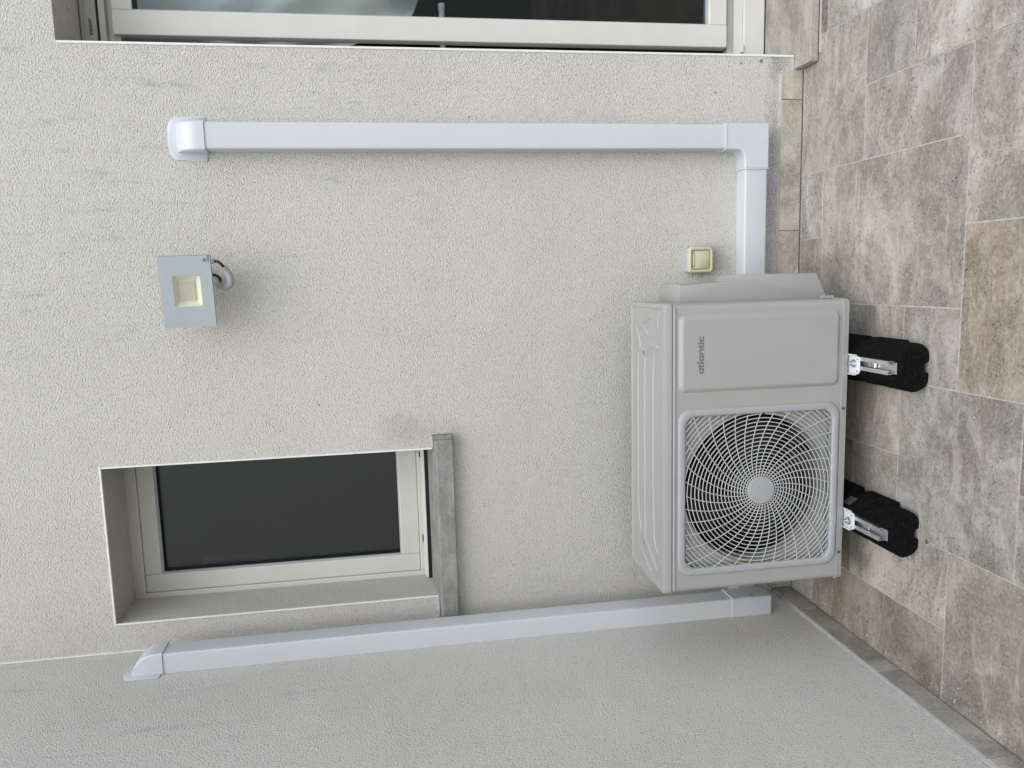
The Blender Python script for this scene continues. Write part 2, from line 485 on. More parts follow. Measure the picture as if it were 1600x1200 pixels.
# terrace: grout bed with every tile of the random-bond paving as its own piece
XL = [-0.012, 0.196, 0.407, 0.614, 0.821, 1.024, 1.228, 1.438, 1.646, 1.853]
while len(XL) < 21: XL.append(XL[-1] + 0.2065)
YL = [-0.0, -0.141, -0.347, -0.554, -0.763, -0.969]
while len(YL) < 21: YL.append(YL[-1] - 0.2065)
bm = box((-0.02, -4.1, -0.06), (4.15, -0.0005, -0.0009))
terrace = structure(obj('terrace_floor', bm, 'grout'))
PALE, MID, GREY, BROWN, DARK, WARM = (1.16, 1.16, 1.16), (1.0, 0.99, 0.97), (0.93, 0.95, 0.97), (0.86, 0.79, 0.71), (0.80, 0.76, 0.70), (1.02, 0.97, 0.91)
tiles = [  # i0, i1, j0, j1, tint   (as laid in the photograph)
    (7, 9, 0, 2, (1.06, 1.035, 1.0)), (9, 11, 0, 1, DARK), (9, 11, 1, 3, (1.1, 1.09, 1.06)), (8, 9, 2, 3, (0.86, 0.845, 0.82)), (8, 10, 3, 5, (1.1, 1.07, 1.03)),
    (7, 8, 2, 4, (0.98, 0.96, 0.93)), (6, 8, 4, 6, (1.04, 1.02, 0.98)), (6, 7, 0, 1, PALE), (4, 6, 0, 1, DARK), (5, 7, 1, 4, (1.06, 1.03, 0.99)),
    (3, 5, 1, 3, (1.05, 1.03, 0.98)), (4, 5, 3, 4, (1.0, 0.98, 0.95)), (4, 6, 4, 6, (1.02, 0.94, 0.84)), (2, 4, 3, 5, (0.99, 0.99, 0.98)), (2, 3, 2, 3, (1.03, 1.03, 1.0)),
    (1, 2, 2, 4, (1.1, 1.08, 1.03)), (0, 1, 1, 4, (0.82, 0.76, 0.69)), (0, 1, 0, 1, PALE), (1, 3, 1, 2, DARK), (1, 4, 0, 1, MID),
    (0, 2, 4, 6, (1.04, 1.01, 0.95)), (3, 4, 5, 7, BROWN), (2, 3, 5, 6, (1.0, 0.99, 0.97)),
]
taken = set()
for i0, i1, j0, j1, c in tiles:
    for i in range(i0, i1):
        for j in range(j0, j1): taken.add((i, j))
for j in range(20):
    for i in range(20):
        if (i, j) in taken: continue
        for w, h in random.sample([(2, 3), (2, 2), (1, 2), (2, 1)], 4) + [(1, 1)]:
            cells = [(i + a, j + b) for a in range(w) for b in range(h)]
            if all(q not in taken and q[0] < 20 and q[1] < 20 for q in cells): break
        taken.update(cells)
        k = random.uniform(0.9, 1.1)
        tiles.append((i, i + w, j, j + h, (k, k * random.uniform(0.93, 1.0), k * random.uniform(0.86, 0.99))))
tile_meshes = {}
for i0, i1, j0, j1, c in tiles:
    x0, x1, y1, y0 = XL[i0], XL[i1], YL[j0], YL[j1]
    g = 0.0018
    x0 += g if i0 else 0.022; x1 -= g; y0 += g; y1 -= g if j0 else 0.018
    jit = [random.uniform(-0.0007, 0.0007) for _ in range(4)]
    cx, cy = (x0 + x1) / 2, (y0 + y1) / 2
    bm = box((x0 - cx + jit[0], y0 - cy + jit[1], -0.012), (x1 - cx + jit[2], y1 - cy + jit[3], random.uniform(-0.0002, 0.0006)), 0.0008, 1)
    me = bpy.data.meshes.new('tile')
    bmesh.ops.recalc_face_normals(bm, faces=bm.faces[:]); bm.to_mesh(me); bm.free()
    o = link('tile', me, 'travertine', terrace)
    o.location = (cx, cy, 0)
    o.color = (c[0], c[1], c[2], 1)
    if random.random() < 0.3: o.rotation_euler = (0, 0, 0)

# ================================================================ WALLS
HWALL = 3.1
WX0, WX1, WZ0, WZ1 = 0.090, 0.592, 1.250, 2.257
DX0, DX1, DZ1 = 1.819, 3.35, 2.259
WT = 0.20
back = thing('house_wall', 'large pale cream rough rendered wall behind the air conditioner with the small window', 'wall', (0, 0, 0))
bm = BM()
xs = [-0.35, 0.0, WX0, WX1, DX0, DX1, 4.3]
zs = [-0.05, WZ0, WZ1, DZ1, HWALL]
def hole(i, j):
    x, z = (xs[i] + xs[i + 1]) / 2, (zs[j] + zs[j + 1]) / 2
    return (WX0 < x < WX1 and WZ0 < z < WZ1) or (DX0 < x < DX1 and z < DZ1)
vc = {}
def vv(i, k, j):
    q = (i, k, j)
    if q not in vc: vc[q] = bm.verts.new((xs[i], (0.0, WT)[k], zs[j]))
    return vc[q]
for i in range(len(xs) - 1):
    for j in range(len(zs) - 1):
        if hole(i, j): continue
        bm.faces.new((vv(i, 0, j), vv(i + 1, 0, j), vv(i + 1, 0, j + 1), vv(i, 0, j + 1)))
        bm.faces.new((vv(i, 1, j), vv(i, 1, j + 1), vv(i + 1, 1, j + 1), vv(i + 1, 1, j)))
        for di, dj, a, b in ((-1, 0, (i, j), (i, j + 1)), (1, 0, (i + 1, j), (i + 1, j + 1)), (0, -1, (i, j), (i + 1, j)), (0, 1, (i, j + 1), (i + 1, j + 1))):
            ni, nj = i + di, j + dj
            if not (0 <= ni < len(xs) - 1 and 0 <= nj < len(zs) - 1) or hole(ni, nj):
                bm.faces.new((vv(a[0], 0, a[1]), vv(b[0], 0, b[1]), vv(b[0], 1, b[1]), vv(a[0], 1, a[1])))
obj('render_coat', bm, 'render', back)
# white plastic edge beads round the reveals
bd = 0.0045
def bead(lo, hi): obj('edge_bead', box(lo, hi, 0.0008, 1), 'bead_white', back)
bead((WX0 - 0.001, -0.0032, WZ0 + 0.004), (WX0 + bd, 0.004, WZ1 - bd))
bead((WX1 - bd, -0.0032, WZ0 + 0.004), (WX1 + 0.001, 0.004, WZ1 - bd))
bead((WX0 - 0.003, -0.0036, WZ1 - bd), (WX1 + 0.003, 0.004, WZ1 + 0.001))
bead((DX0 - bd - 0.001, -0.0032, 0.034), (DX0 + 0.0012, 0.004, DZ1 - 0.002))
# filled joint in the inner corner
obj('corner_joint', box((0.0, -0.0035, 2.0), (0.0035, 0.0, HWALL - 0.02)), 'bead_white', back)
# skirting tiles
SKH, SKT = 0.0775, 0.0105
sk_x = [0.0125, 0.42, 0.84, 1.259, 1.680, 1.772]
for k, (a, b) in enumerate(zip(sk_x, sk_x[1:])):
    o = obj('skirting_tile', box((a + 0.0008, -SKT + random.uniform(-0.0006, 0.0006), 0.0045), (b - 0.0008, -0.0005, SKH + random.uniform(-0.0008, 0.0008)), 0.0018, 2), 'travertine_smooth', back)
    c = random.uniform(1.22, 1.32); o.color = (c, c * 0.965, c * 0.91, 1)
bm = BM()
random.seed(3)
xx = 0.02
pts = []
while xx < 1.77:
    pts.append((xx, random.uniform(0.0045, 0.0085), random.uniform(0.004, 0.0085))); xx += 0.02
add_loft(bm, [[Vector((x, -0.0006, SKH)), Vector((x, -d, SKH - 0.0002)), Vector((x, -d * 0.8, SKH + 0.0018)), Vector((x, -0.0006, SKH + h))] for x, d, h in pts], True, True)
obj('caulk_line', bm, 'caulk', back)

side = thing('side_wall', 'grey looking rendered side wall along the left duct, meeting the tiled floor', 'wall', (0, -1.6, 0))
bm = box((-0.30, -3.6, -0.05), (0.0, -0.0008, HWALL), 0)
obj('render_coat', bm, 'render_side', side)
sk_y = [-0.0005, -0.186, -0.604, -1.005, -1.42, -1.84, -2.26, -2.68, -3.1, -3.5]
for a, b in zip(sk_y, sk_y[1:]):
    o = obj('skirting_tile', box((0.0005, b + 0.0008, 0.0045), (SKT + random.uniform(-0.0006, 0.0006), a - 0.0008, SKH - 0.006 + random.uniform(-0.0008, 0.0008)), 0.0018, 2), 'travertine_smooth', side)
    c = random.uniform(1.0, 1.1); o.color = (c, c * 0.975, c * 0.94, 1)
bm = BM()
yy = -0.012; pts = []
while yy > -3.5:
    pts.append((yy, random.uniform(0.0085, 0.0105), random.uniform(0.006, 0.0085))); yy -= 0.03
z0 = SKH - 0.0058
add_loft(bm, [[Vector((0.0006, y, z0)), Vector((d, y, z0 - 0.0002)), Vector((d * 0.8, y, z0 + 0.003)), Vector((0.0006, y, z0 + h))] for y, d, h in pts], True, True)
obj('caulk_line', bm, 'caulk', side)

# room behind the openings
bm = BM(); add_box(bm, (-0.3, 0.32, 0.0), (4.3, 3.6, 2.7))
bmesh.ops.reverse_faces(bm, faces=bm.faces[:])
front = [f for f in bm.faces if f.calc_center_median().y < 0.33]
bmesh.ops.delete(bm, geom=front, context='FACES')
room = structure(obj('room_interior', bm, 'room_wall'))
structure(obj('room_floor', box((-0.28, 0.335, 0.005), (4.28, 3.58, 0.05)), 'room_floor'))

# ================================================================ WINDOW
win = thing('window', 'small narrow fixed window with dark glass set deep in the rendered wall', 'window', (0.34, 0.2, 1.25))
fy = 0.212
GX0, GX1, GZ0, GZ1 = 0.168, 0.548, 1.367, 2.168
OX0, OX1, OZ0, OZ1 = 0.072, 0.645, 1.285, 2.275
fr = obj('frame', prism([(OX0, OZ0), (OX1, OZ0), (OX1, OZ1), (OX0, OZ1)], 'y', 0.262, 0.30), 'frame_ivory', win)
# outer frame bars and sash bars, each a bevelled profile
def bars(parent, name, x0, x1, z0, z1, wl, wr, wb, wt, y0, y1, mat, bev=0.003):
    obj(name, box((x0, y0, z0), (x0 + wl, y1, z1), bev), mat, parent)
    obj(name, box((x1 - wr, y0, z0), (x1, y1, z1), bev), mat, parent)
    obj(name, box((x0 + wl, y0 + 0.0006, z0), (x1 - wr, y1, z0 + wb), bev), mat, parent)
    obj(name, box((x0 + wl, y0 + 0.0006, z1 - wt), (x1 - wr, y1, z1), bev), mat, parent)
bpy.data.objects.remove(fr, do_unlink=True)
bars(win, 'frame', OX0, OX1, OZ0, OZ1, 0.034, 0.034, 0.016, 0.052, 0.2015, 0.285, 'frame_ivory')
bars(win, 'sash', OX0 + 0.0345, OX1 - 0.0345, OZ0 + 0.0165, OZ1 - 0.0525, GX0 - OX0 - 0.0345, OX1 - 0.0345 - GX1, GZ0 - OZ0 - 0.0165, OZ1 - 0.0525 - GZ1, 0.2065, 0.28, 'frame_ivory', 0.004)
bars(win, 'glazing_seal', GX0 - 0.001, GX1 + 0.001, GZ0 - 0.001, GZ1 + 0.001, 0.005, 0.005, 0.005, 0.006, 0.2165, 0.262, 'grey_plastic', 0.001)
bars(win, 'gasket', GX0 + 0.004, GX1 - 0.004, GZ0 + 0.004, GZ1 - 0.005, 0.002, 0.002, 0.002, 0.002, 0.222, 0.235, 'seal_and_shade_black', 0.0003)
obj('pane', box((GX0, 0.236, GZ0), (GX1, 0.242, GZ1)), 'window_glass', win)
obj('pane', box((GX0, 0.256, GZ0), (GX1, 0.262, GZ1)), 'window_glass', win)
for x, w in ((0.21, 0.030), (0.515, 0.022)):
    c_ = obj('drain_cap', box((x, 0.195, 1.291), (x + w, 0.203, 1.300), 0.001, 1), 'frame_ivory', win)
    obj('drain_slot', box((x + 0.004, 0.1945, 1.286), (x + w - 0.002, 0.2035, 1.2905)), 'seal_and_shade_black', c_)
# drip rail under the frame
obj('drip_rail', prism([(0.2005, 1.289), (0.176, 1.284), (0.170, 1.279), (0.170, 1.272), (0.2005, 1.277)], 'x', 0.0915, 0.5905, 0.001, 1), 'frame_ivory', win)
# concrete sill: sloped top, free end with upstand
SB = -0.034
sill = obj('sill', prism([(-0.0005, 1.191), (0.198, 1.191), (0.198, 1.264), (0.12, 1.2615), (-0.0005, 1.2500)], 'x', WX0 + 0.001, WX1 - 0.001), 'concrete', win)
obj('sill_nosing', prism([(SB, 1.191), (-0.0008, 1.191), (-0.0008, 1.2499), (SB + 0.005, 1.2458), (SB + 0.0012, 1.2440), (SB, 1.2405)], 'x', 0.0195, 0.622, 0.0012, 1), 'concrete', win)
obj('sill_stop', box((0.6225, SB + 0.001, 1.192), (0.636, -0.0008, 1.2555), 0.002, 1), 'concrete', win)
random.seed(11)
bm = BM()
pts = []
x = 0.02
while x < 0.64:
    if WX0 < x < WX1: d, y = random.uniform(0.002, 0.006), random.uniform(0.004, 0.016)
    else: d, y = random.uniform(0.003, 0.008), 0.0
    pts.append((x, d)); x += 0.012
obj('sill_gap_shade', box((WX0 + 0.001, 0.165, 1.2648), (WX1 - 0.001, 0.2, 1.2755)), 'seal_and_shade_black', win)  # black box standing in for the shade in the gap below the rail
for seg in ([p for p in pts if p[0] < WX0 + 0.004], [p for p in pts if p[0] > WX1 - 0.004]):
    if len(seg) > 1:
        bm = BM(); add_loft(bm, [[Vector((x, -0.0006, 1.2515)), Vector((x, -d * 1.4, 1.2513)), Vector((x, -d, 1.2522 + d * 0.6)), Vector((x, -0.0006, 1.2525 + d * 1.5))] for x, d in seg], True, True)
        obj('mortar_fillet', bm, 'caulk', win)

# ================================================================ SLIDING DOOR
door = thing('sliding_door', 'off-white framed sliding glass door with a curtain inside, cut off by the picture edge', 'door', (2.5, 0.2, 0.03))
DY = 0.2015
DR = 3.40
FI = 1.868                   # inner face of the left jamb
obj('frame_jamb', box((1.74, DY, 0.04), (FI - 0.002, 0.33, 2.31), 0.002), 'frame_grey', door)
obj('frame_jamb', box((DR - 0.05, DY, 0.04), (DR + 0.06, 0.33, 2.31), 0.002), 'frame_grey', door)
obj('track_channel', box((FI - 0.0015, 0.262, 0.06), (1.8935, 0.32, 2.17)), 'seal_and_shade_black', door)
obj('track_lip', box((FI - 0.0015, 0.236, 0.06), (1.879, 0.2615, 2.17), 0.001), 'frame_grey', door)
# head: shutter slat, slot, frame head
sl = obj('shutter_end_slat', box((FI, 0.2155, 2.214), (DR - 0.05, 0.230, 2.300), 0.002), 'frame_grey', door)
obj('shutter_lip', box((FI, 0.2085, 2.2510), (DR - 0.05, 0.2150, 2.2585), 0.0015), 'frame_grey', door)
obj('shutter_slot', box((FI, 0.2305, 2.185), (DR - 0.05, 0.30, 2.30)), 'seal_and_shade_black', door)
obj('frame_head', prism([(0.2035, 2.203), (0.240, 2.208), (0.240, 2.168), (0.225, 2.168), (0.225, 2.185), (0.2035, 2.185)], 'x', FI, DR - 0.05, 0.0008, 1), 'frame_grey', door)
obj('frame_head_groove', box((FI, 0.2255, 2.150), (DR - 0.05, 0.262, 2.1675), 0.001), 'frame_grey', door)
# bottom frame: stepped rails
obj('frame_sill_rail', box((FI, 0.2035, 0.033), (DR - 0.05, 0.250, 0.108), 0.002), 'frame_ivory', door)
obj('frame_sill_rail', box((FI, 0.214, 0.1085), (DR - 0.05, 0.262, 0.140), 0.0015), 'frame_ivory', door)
obj('frame_sill_rail', box((FI, 0.2285, 0.1405), (DR - 0.05, 0.262, 0.160), 0.0015), 'frame_grey', door)
obj('drain_cover', box((1.884, 0.198, 0.1095), (1.908, 0.2135, 0.1195), 0.002), 'frame_ivory', door)
# sash
SX0, SX1, SZ0, SZ1 = 1.8995, 3.36, 0.171, 2.166
GDX0, GDZ0, GDZ1 = 1.974, 0.236, 2.106
sash = obj('sash', box((SX0, 0.1995 + 0.004, SZ0), (GDX0 - 0.001, 0.250, SZ1), 0.003), 'frame_ivory', door)
obj('sash_rail', box((GDX0 - 0.0008, 0.2045, SZ0 + 0.0005), (SX1, 0.250, GDZ0), 0.003), 'frame_ivory', sash)
obj('sash_rail', box((GDX0 - 0.0008, 0.2045, GDZ1), (SX1, 0.250, SZ1 - 0.0005), 0.003), 'frame_ivory', sash)
obj('glazing_seal', box((GDX0 - 0.0005, 0.214, GDZ0 + 0.0002), (GDX0 + 0.0035, 0.246, GDZ1 - 0.0002)), 'grey_plastic', sash)
obj('glazing_seal', box((GDX0 + 0.004, 0.214, GDZ0 + 0.0002), (SX1, 0.246, GDZ0 + 0.0042)), 'grey_plastic', sash)
obj('glazing_seal', box((GDX0 + 0.004, 0.214, GDZ1 - 0.006), (SX1, 0.246, GDZ1 - 0.0002)), 'seal_and_shade_black', sash)
obj('pane', box((GDX0 + 0.001, 0.228, GDZ0 + 0.001), (SX1, 0.234, GDZ1 - 0.001)), 'pane_glass', sash)
# tiled threshold
bm = prism([(1.7755, -0.098), (DX1 - 0.001, -0.098), (DX1 - 0.001, 0.2025), (DX0 + 0.0012, 0.2025), (DX0 + 0.0012, -0.0008), (1.7755, -0.0008)], 'z', 0.004, 0.0315, 0.003, 2)
o = obj('threshold_tile', bm, 'travertine_smooth', door); o.color = (0.95, 0.925, 0.89, 1)
obj('mortar_strip', box((1.80, -0.106, -0.0035), (DX1, -0.0985, 0.004), 0.0015, 1), 'grout', door)

# maker's stamp on the shutter's end slat
def text_mesh(name, body, size, mat, parent, origin_, xdir, ydir, thick=0.0003):
    cu = bpy.data.curves.new(name, 'FONT')
    cu.body = body; cu.size = size; cu.extrude = thick / 2
    cu.offset = 0.00035; cu.align_x = 'LEFT'; cu.space_character = 1.0
    to = bpy.data.objects.new('tmp', cu); COL.objects.link(to)
    dg = bpy.context.evaluated_depsgraph_get()
    me = bpy.data.meshes.new_from_object(to.evaluated_get(dg))
    bpy.data.objects.remove(to, do_unlink=True); bpy.data.curves.remove(cu)
    X, Y = Vector(xdir), Vector(ydir)
    Z = X.cross(Y)
    off = origin(parent)
    for v in me.vertices: v.co = Vector(origin_) + X * v.co.x + Y * v.co.y + Z * v.co.z - off
    me.materials.clear()
    return link(name, me, mat, parent)
text_mesh('maker_stamp', 'BUBENDORFF', 0.0125, 'stamp_ink', sl, (1.899, 0.2153, 2.2275), (0.62, 0, 0), (0, 0, 1))

# things seen through the glass
cur = thing('curtain', 'white voile curtain swept aside behind the sliding door glass', 'curtain', (2.3, 0.45, 1.0))
bm = BM()
random.seed(5)
rows = []
nz, nx = 70, 70
for a in range(nz + 1):
    f = a / nz
    z = 2.5 - f * 1.22
    right = 3.4
    left = 1.90 + 0.10 * f ** 4
    row = []
    for b in range(nx + 1):
        g = (b / nx) ** 1.7
        x = left + (right - left) * g
        fold = 0.028 * sin(g * 40 + 1.5 * sin(f * 3) + f * 5) * (0.5 + 0.5 * f) + 0.014 * sin(g * 83 + f * 2)
        fold += 0.016 * sin((x * 1.5 + z * 1.0) * 26 + 1.2 * sin(z * 7)) * min(1.0, f * 1.6) + 0.007 * sin((x * 0.7 - z) * 47) * f
        row.append(Vector((x, 0.42 + fold + 0.05 * f, z - 0.75 * g * f ** 3)))
    rows.append(row)
add_loft(bm, rows, closed=False)
obj('cloth', bm, 'voile', cur, smooth=60)
obj('curtain_rod', add_cyl(BM(), (1.85, 0.43, 2.51), 'x', 0.011, 2.0, 12), 'post_white', cur)
pole = thing('indoor_rail', 'short end of a white tube showing behind the door glass under the curtain', 'rail', (2.0, 0.5, 1.13))
obj('tube', add_cyl(BM(), (1.83, 0.50, 1.131), 'x', 0.0105, 0.262, 16), 'post_white', pole, 40)
obj('collar', add_cyl(BM(), (2.0925, 0.50, 1.131), 'x', 0.0125, 0.022, 16), 'post_white', pole, 40)

# ================================================================ CABLE DUCTS
def half_rr(w, h, r, n=5):
    """open-backed duct profile as a closed outline: (across, out) with rounded outer corners"""
    pts = [(-w / 2, 0.0)]
    for sx, a0 in ((-1, 180), (1, 90)):
        for k in range(n + 1):
            a = radians(a0 - 90 * k / n)
            pts.append((sx * (w / 2 - r) + r * cos(a), h - r + r * sin(a)))
    pts.append((w / 2, 0.0))
    return pts
def duct_run(name, parent, prof, p0, axis, out, across, length, mat='duct_pvc', taper=None):
    p0, axis, out, across = Vector(p0), Vector(axis), Vector(out), Vector(across)
    def ring(t, s=1.0): return [p0 + axis * t + across * a * s + out * max(b * s, 0.0006) for a, b in prof]
    bm = BM()
    add_loft(bm, [ring(0), ring(length)], True, True)
    return obj(name, bm, mat, parent, 35)
DW, DH = 0.0765, 0.0615
prof = half_rr(DW, DH, 0.006)
prof_fit = half_rr(DW + 0.006, DH + 0.0032, 0.0065)

def cap_mesh(parent, base, upv, out, across, face_w):
    """wall cover: flat flange with a rounded hood"""
    base, upv, out, across = Vector(base), Vector(upv), Vector(out), Vector(across)
    P = lambda a, b, c: base + across * a + upv * b + out * c
    # flange outline (across, up)
    w, h = 0.0645, 0.107
    fl = [(-w, 0.007), (-w + 0.002, 0.002), (-w + 0.007, 0.0), (w - 0.007, 0.0), (w - 0.002, 0.002), (w, 0.007)]
    n = 8
    w2 = w - 0.004
    ra, rb = 0.040, 0.026
    fl += [(w2 - ra + ra * cos(radians(90 * k / n)), h - rb + rb * sin(radians(90 * k / n))) for k in range(n + 1)]
    fl += [(-w2 + ra + ra * cos(radians(90 + 90 * k / n)), h - rb + rb * sin(radians(90 + 90 * k / n))) for k in range(n + 1)]
    bm = BM()
    add_loft(bm, [[P(a, b, 0.0006) for a, b in fl], [P(a, b, 0.0028) for a, b in fl], [P(a * 0.985, 0.001 + b * 0.982, 0.0036) for a, b in fl]], True, True)
    obj('flange', bm, 'duct_fitting', parent, 40)
    # hood: profile along up is a quarter ellipse, cross-section is the duct's
    bm = BM()
    rings = []
    H, TOP = DH + 0.0035, 0.082
    pf = half_rr(DW + 0.007, H, 0.007)
    rings.append([P(a, -0.006, max(b, 0.0006)) for a, b in pf])
    rings.append([P(a, 0.012, max(b, 0.0006)) for a, b in pf])
    for k in range(1, 15):
        q = radians(90 * k / 14)
        hh = max(H * cos(q), 0.003)
        bb = 0.012 + (TOP - 0.012) * sin(q)
        pr = half_rr((DW + 0.007) * (1 - 0.03 * sin(q)), hh, min(0.007, hh * 0.6))
        rings.append([P(a, bb, max(b, 0.0006)) for a, b in pr])
    add_loft(bm, rings, True, True)
    obj('hood', bm, 'duct_fitting', parent, 45)

# right-hand run on the back wall
dr = thing('cable_duct', 'white L-shaped cable duct running down the cream wall and across to the air conditioner', 'duct', (1.553, 0, 0.15), 'white plastic cable ducts')
dx = 1.5535
duct_run('trunk', dr, prof, (dx, 0, 0.278), (0, 0, 1), (0, -1, 0), (1, 0, 0), 1.592)
cap_mesh(dr, (dx - 0.0005, 0, 1.874), (0, 0, 1), (0, -1, 0), (1, 0, 0), DW)
hz = 0.1865
duct_run('trunk', dr, prof, (0.93, 0, hz), (1, 0, 0), (0, -1, 0), (0, 0, 1), 0.54)
# flat elbow: outer corner square, inner corner rounded
bm = BM()
EW = DW + 0.006
x1, x0 = dx + EW / 2, dx - EW / 2
z0, z1 = hz - EW / 2, hz + EW / 2
ztop, xl = 0.2925, 1.4535
R = 0.024
out_ = [(x1, ztop), (x0, ztop)]
out_ += [(x0, z1 + R + 0.002)]
out_ += [(x0 - R + R * cos(radians(-90 * k / 8)), z1 + R + R * sin(radians(-90 * k / 8))) for k in range(1, 9)]
out_ += [(xl, z1), (xl, z0), (x1 - 0.006, z0), (x1 - 0.0017, z0 + 0.0017), (x1, z0 + 0.006)]
hE = DH + 0.0032
def inset(pts, d):
    n = len(pts); res = []
    for i in range(n):
        p, q, r = Vector(pts[i - 1]), Vector(pts[i]), Vector(pts[(i + 1) % n])
        e1, e2 = (q - p).normalized(), (r - q).normalized()
        n1, n2 = Vector((-e1.y, e1.x)), Vector((-e2.y, e2.x))
        m = (n1 + n2)
        m = m / max(m.length_squared, 1e-6) * 2
        res.append((q.x + m.x * d, q.y + m.y * d))
    return res
add_loft(bm, [[Vector((a, -0.0006, b)) for a, b in out_], [Vector((a, -hE + 0.005, b)) for a, b in out_],
              [Vector((a, -hE + 0.0015, b)) for a, b in inset(out_, 0.0016)], [Vector((a, -hE, b)) for a, b in inset(out_, 0.0044)]], True, True)
obj('elbow', bm, 'duct_fitting', dr, 14)
rim = half_rr(DW + 0.009, DH + 0.0047, 0.007)
duct_run('elbow_rim', dr, rim, (dx, 0, ztop - 0.003), (0, 0, 1), (0, -1, 0), (1, 0, 0), 0.0045, 'duct_fitting')
duct_run('elbow_rim', dr, rim, (xl - 0.0012, 0, hz), (1, 0, 0), (0, -1, 0), (0, 0, 1), 0.003, 'duct_fitting')

# left-hand run on the side wall
dl = thing('cable_duct', 'straight white cable duct standing on the side wall beside the window corner', 'duct', (0, -0.135, 0.16), 'white plastic cable ducts')
dy = -0.1345
duct_run('trunk', dl, prof, (0, dy, 0.24), (0, 0, 1), (1, 0, 0), (0, 1, 0), 1.838)
cap_mesh(dl, (0, dy, 2.082), (0, 0, 1), (1, 0, 0), (0, 1, 0), DW)
bm = BM()
pf = half_rr(DW + 0.006, DH + 0.0032, 0.0065)
Pl = lambda a, z, b: Vector((max(b, 0.0006), dy + a, z))
add_loft(bm, [[Pl(a * 0.96, 0.166, b - 0.003) for a, b in pf], [Pl(a, 0.171, b) for a, b in pf], [Pl(a, 0.300, b) for a, b in pf]], True, True)
obj('elbow', bm, 'duct_fitting', dl, 35)
duct_run('elbow_rim', dl, rim, (0, dy, 0.298), (0, 0, 1), (1, 0, 0), (0, 1, 0), 0.0042, 'duct_fitting')
duct_run('elbow_branch', dl, half_rr(0.068, DH, 0.006), (0, dy + DW / 2, 0.208), (0, 1, 0), (1, 0, 0), (0, 0, 1), 0.09, 'duct_fitting')

# ================================================================ AIR CONDITIONER
AX, AY, AZ = 0.2399, -0.4809, 0.1153
AW, AD, AH = 0.805, 0.288, 0.536
ac = thing('air_conditioner', 'pale grey outdoor air conditioning unit with a round fan grille on black rubber feet', 'air conditioner', (AX, AY, AZ))
def L(x, y, z): return (AX + x, AY + y, AZ + z)
def lbox(lo, hi, bev=0.0, seg=2): return box(L(*lo), L(*hi), bev, seg)
# side and rear panels
zc0, zc1 = 0.018, 0.512
t_ = 0.0015
def vshell(pts, z0, z1, close=False):
    bm = BM()
    add_loft(bm, [[Vector(L(a, b, z0)) for a, b in pts], [Vector(L(a, b, z1)) for a, b in pts]], closed=close)
    return bm
r = 0.014
arc = lambda cx, cy, a0, a1, n=6: [(cx + r * cos(radians(a0 + (a1 - a0) * k / n)), cy + r * sin(radians(a0 + (a1 - a0) * k / n))) for k in range(n + 1)]
outline = arc(r, r, 180, 270) + arc(AW - r, r, 270, 360) + [(AW, AD), (0, AD)]
# front sheet with the big square cut-out, bent round at both ends
HX, HZ, HS = 0.2805, 0.2565, 0.4385            # fan opening centre and size
open_out = rrect(AX + HX, AZ + HZ, HS + 0.010, HS + 0.006, 0.040, 8)
plate('front_panel', [[(AX + r, AZ + zc0 + 0.001), (AX + AW - r, AZ + zc0 + 0.001), (AX + AW - r, AZ + zc1), (AX + r, AZ + zc1)], open_out], 0.0012, 'ac_paint', ac, (0, AY, 0))
for pts in (arc(r, r, 270, 180) + [(0, AD - 0.002)], arc(AW - r, r, 270, 360) + [(AW, AD - 0.002)]):
    bm = BM()
    add_loft(bm, [[Vector(L(a, b, zc0 + 0.001)) for a, b in pts], [Vector(L(a, b, zc1)) for a, b in pts]], closed=False)
    obj('side_panel', bm, 'ac_paint', ac, 40)
obj('rear_coil', lbox((0.004, AD - 0.03, 0.03), (AW - 0.004, AD - 0.004, 0.505)), 'coil_dark', ac)
obj('partition', lbox((0.530, 0.012, 0.03), (0.534, AD - 0.031, 0.505)), 'ac_paint', ac)
# bright folded edge along the top of the front sheet
obj('front_edge_fold', lbox((0.006, -0.0035, 0.5025), (AW - 0.006, 0.004, 0.5105), 0.0034, 3), 'ac_paint', ac)
# lid with rolled edge and pressed ribs
lid_out = [(x, y) for x, y in (arc(r, r, 180, 270) + arc(AW - r, r, 270, 360) + [(AW, AD), (0, AD)])]
def grow(pts, d): return [(AW / 2 + (x - AW / 2) * (1 + 2 * d / AW), AD / 2 + (y - AD / 2) * (1 + 2 * d / AD)) for x, y in pts]
bm = BM()
add_loft(bm, [[Vector(L(a, b, 0.5145)) for a, b in grow(lid_out, 0.0025)], [Vector(L(a, b, 0.5315)) for a, b in grow(lid_out, 0.0025)],
              [Vector(L(a, b, 0.5348)) for a, b in grow(lid_out, 0.0012)], [Vector(L(a, b, 0.536)) for a, b in grow(lid_out, -0.003)],
              [Vector(L(a, b, 0.536)) for a, b in grow(lid_out, -0.010)], [Vector(L(a, b, 0.5335)) for a, b in grow(lid_out, -0.0135)]], True, True)
lid = obj('lid', bm, 'ac_paint', ac, 30)
def ribbon(name, pts, w, h, parent):
    """a pressed rib: low rounded ridge along a polyline on the lid"""
    bm = BM(); rings = []
    P = [Vector((x, y)) for x, y in pts]
    for i, p in enumerate(P):
        a, b = P[max(i - 1, 0)], P[min(i + 1, len(P) - 1)]
        t = (b - a).normalized(); s = Vector((-t.y, t.x))
        e = 0.25 if i in (0, len(P) - 1) else 1.0
        rings.append([Vector(L(p.x + s.x * w * k * e, p.y + s.y * w * k * e, 0.5332 + hh * e)) for k, hh in ((-1, 0), (-0.55, h), (0.55, h), (1, 0))])
    add_loft(bm, rings, True, True, closed=False)
    obj(name, bm, 'ac_paint', parent, 60)
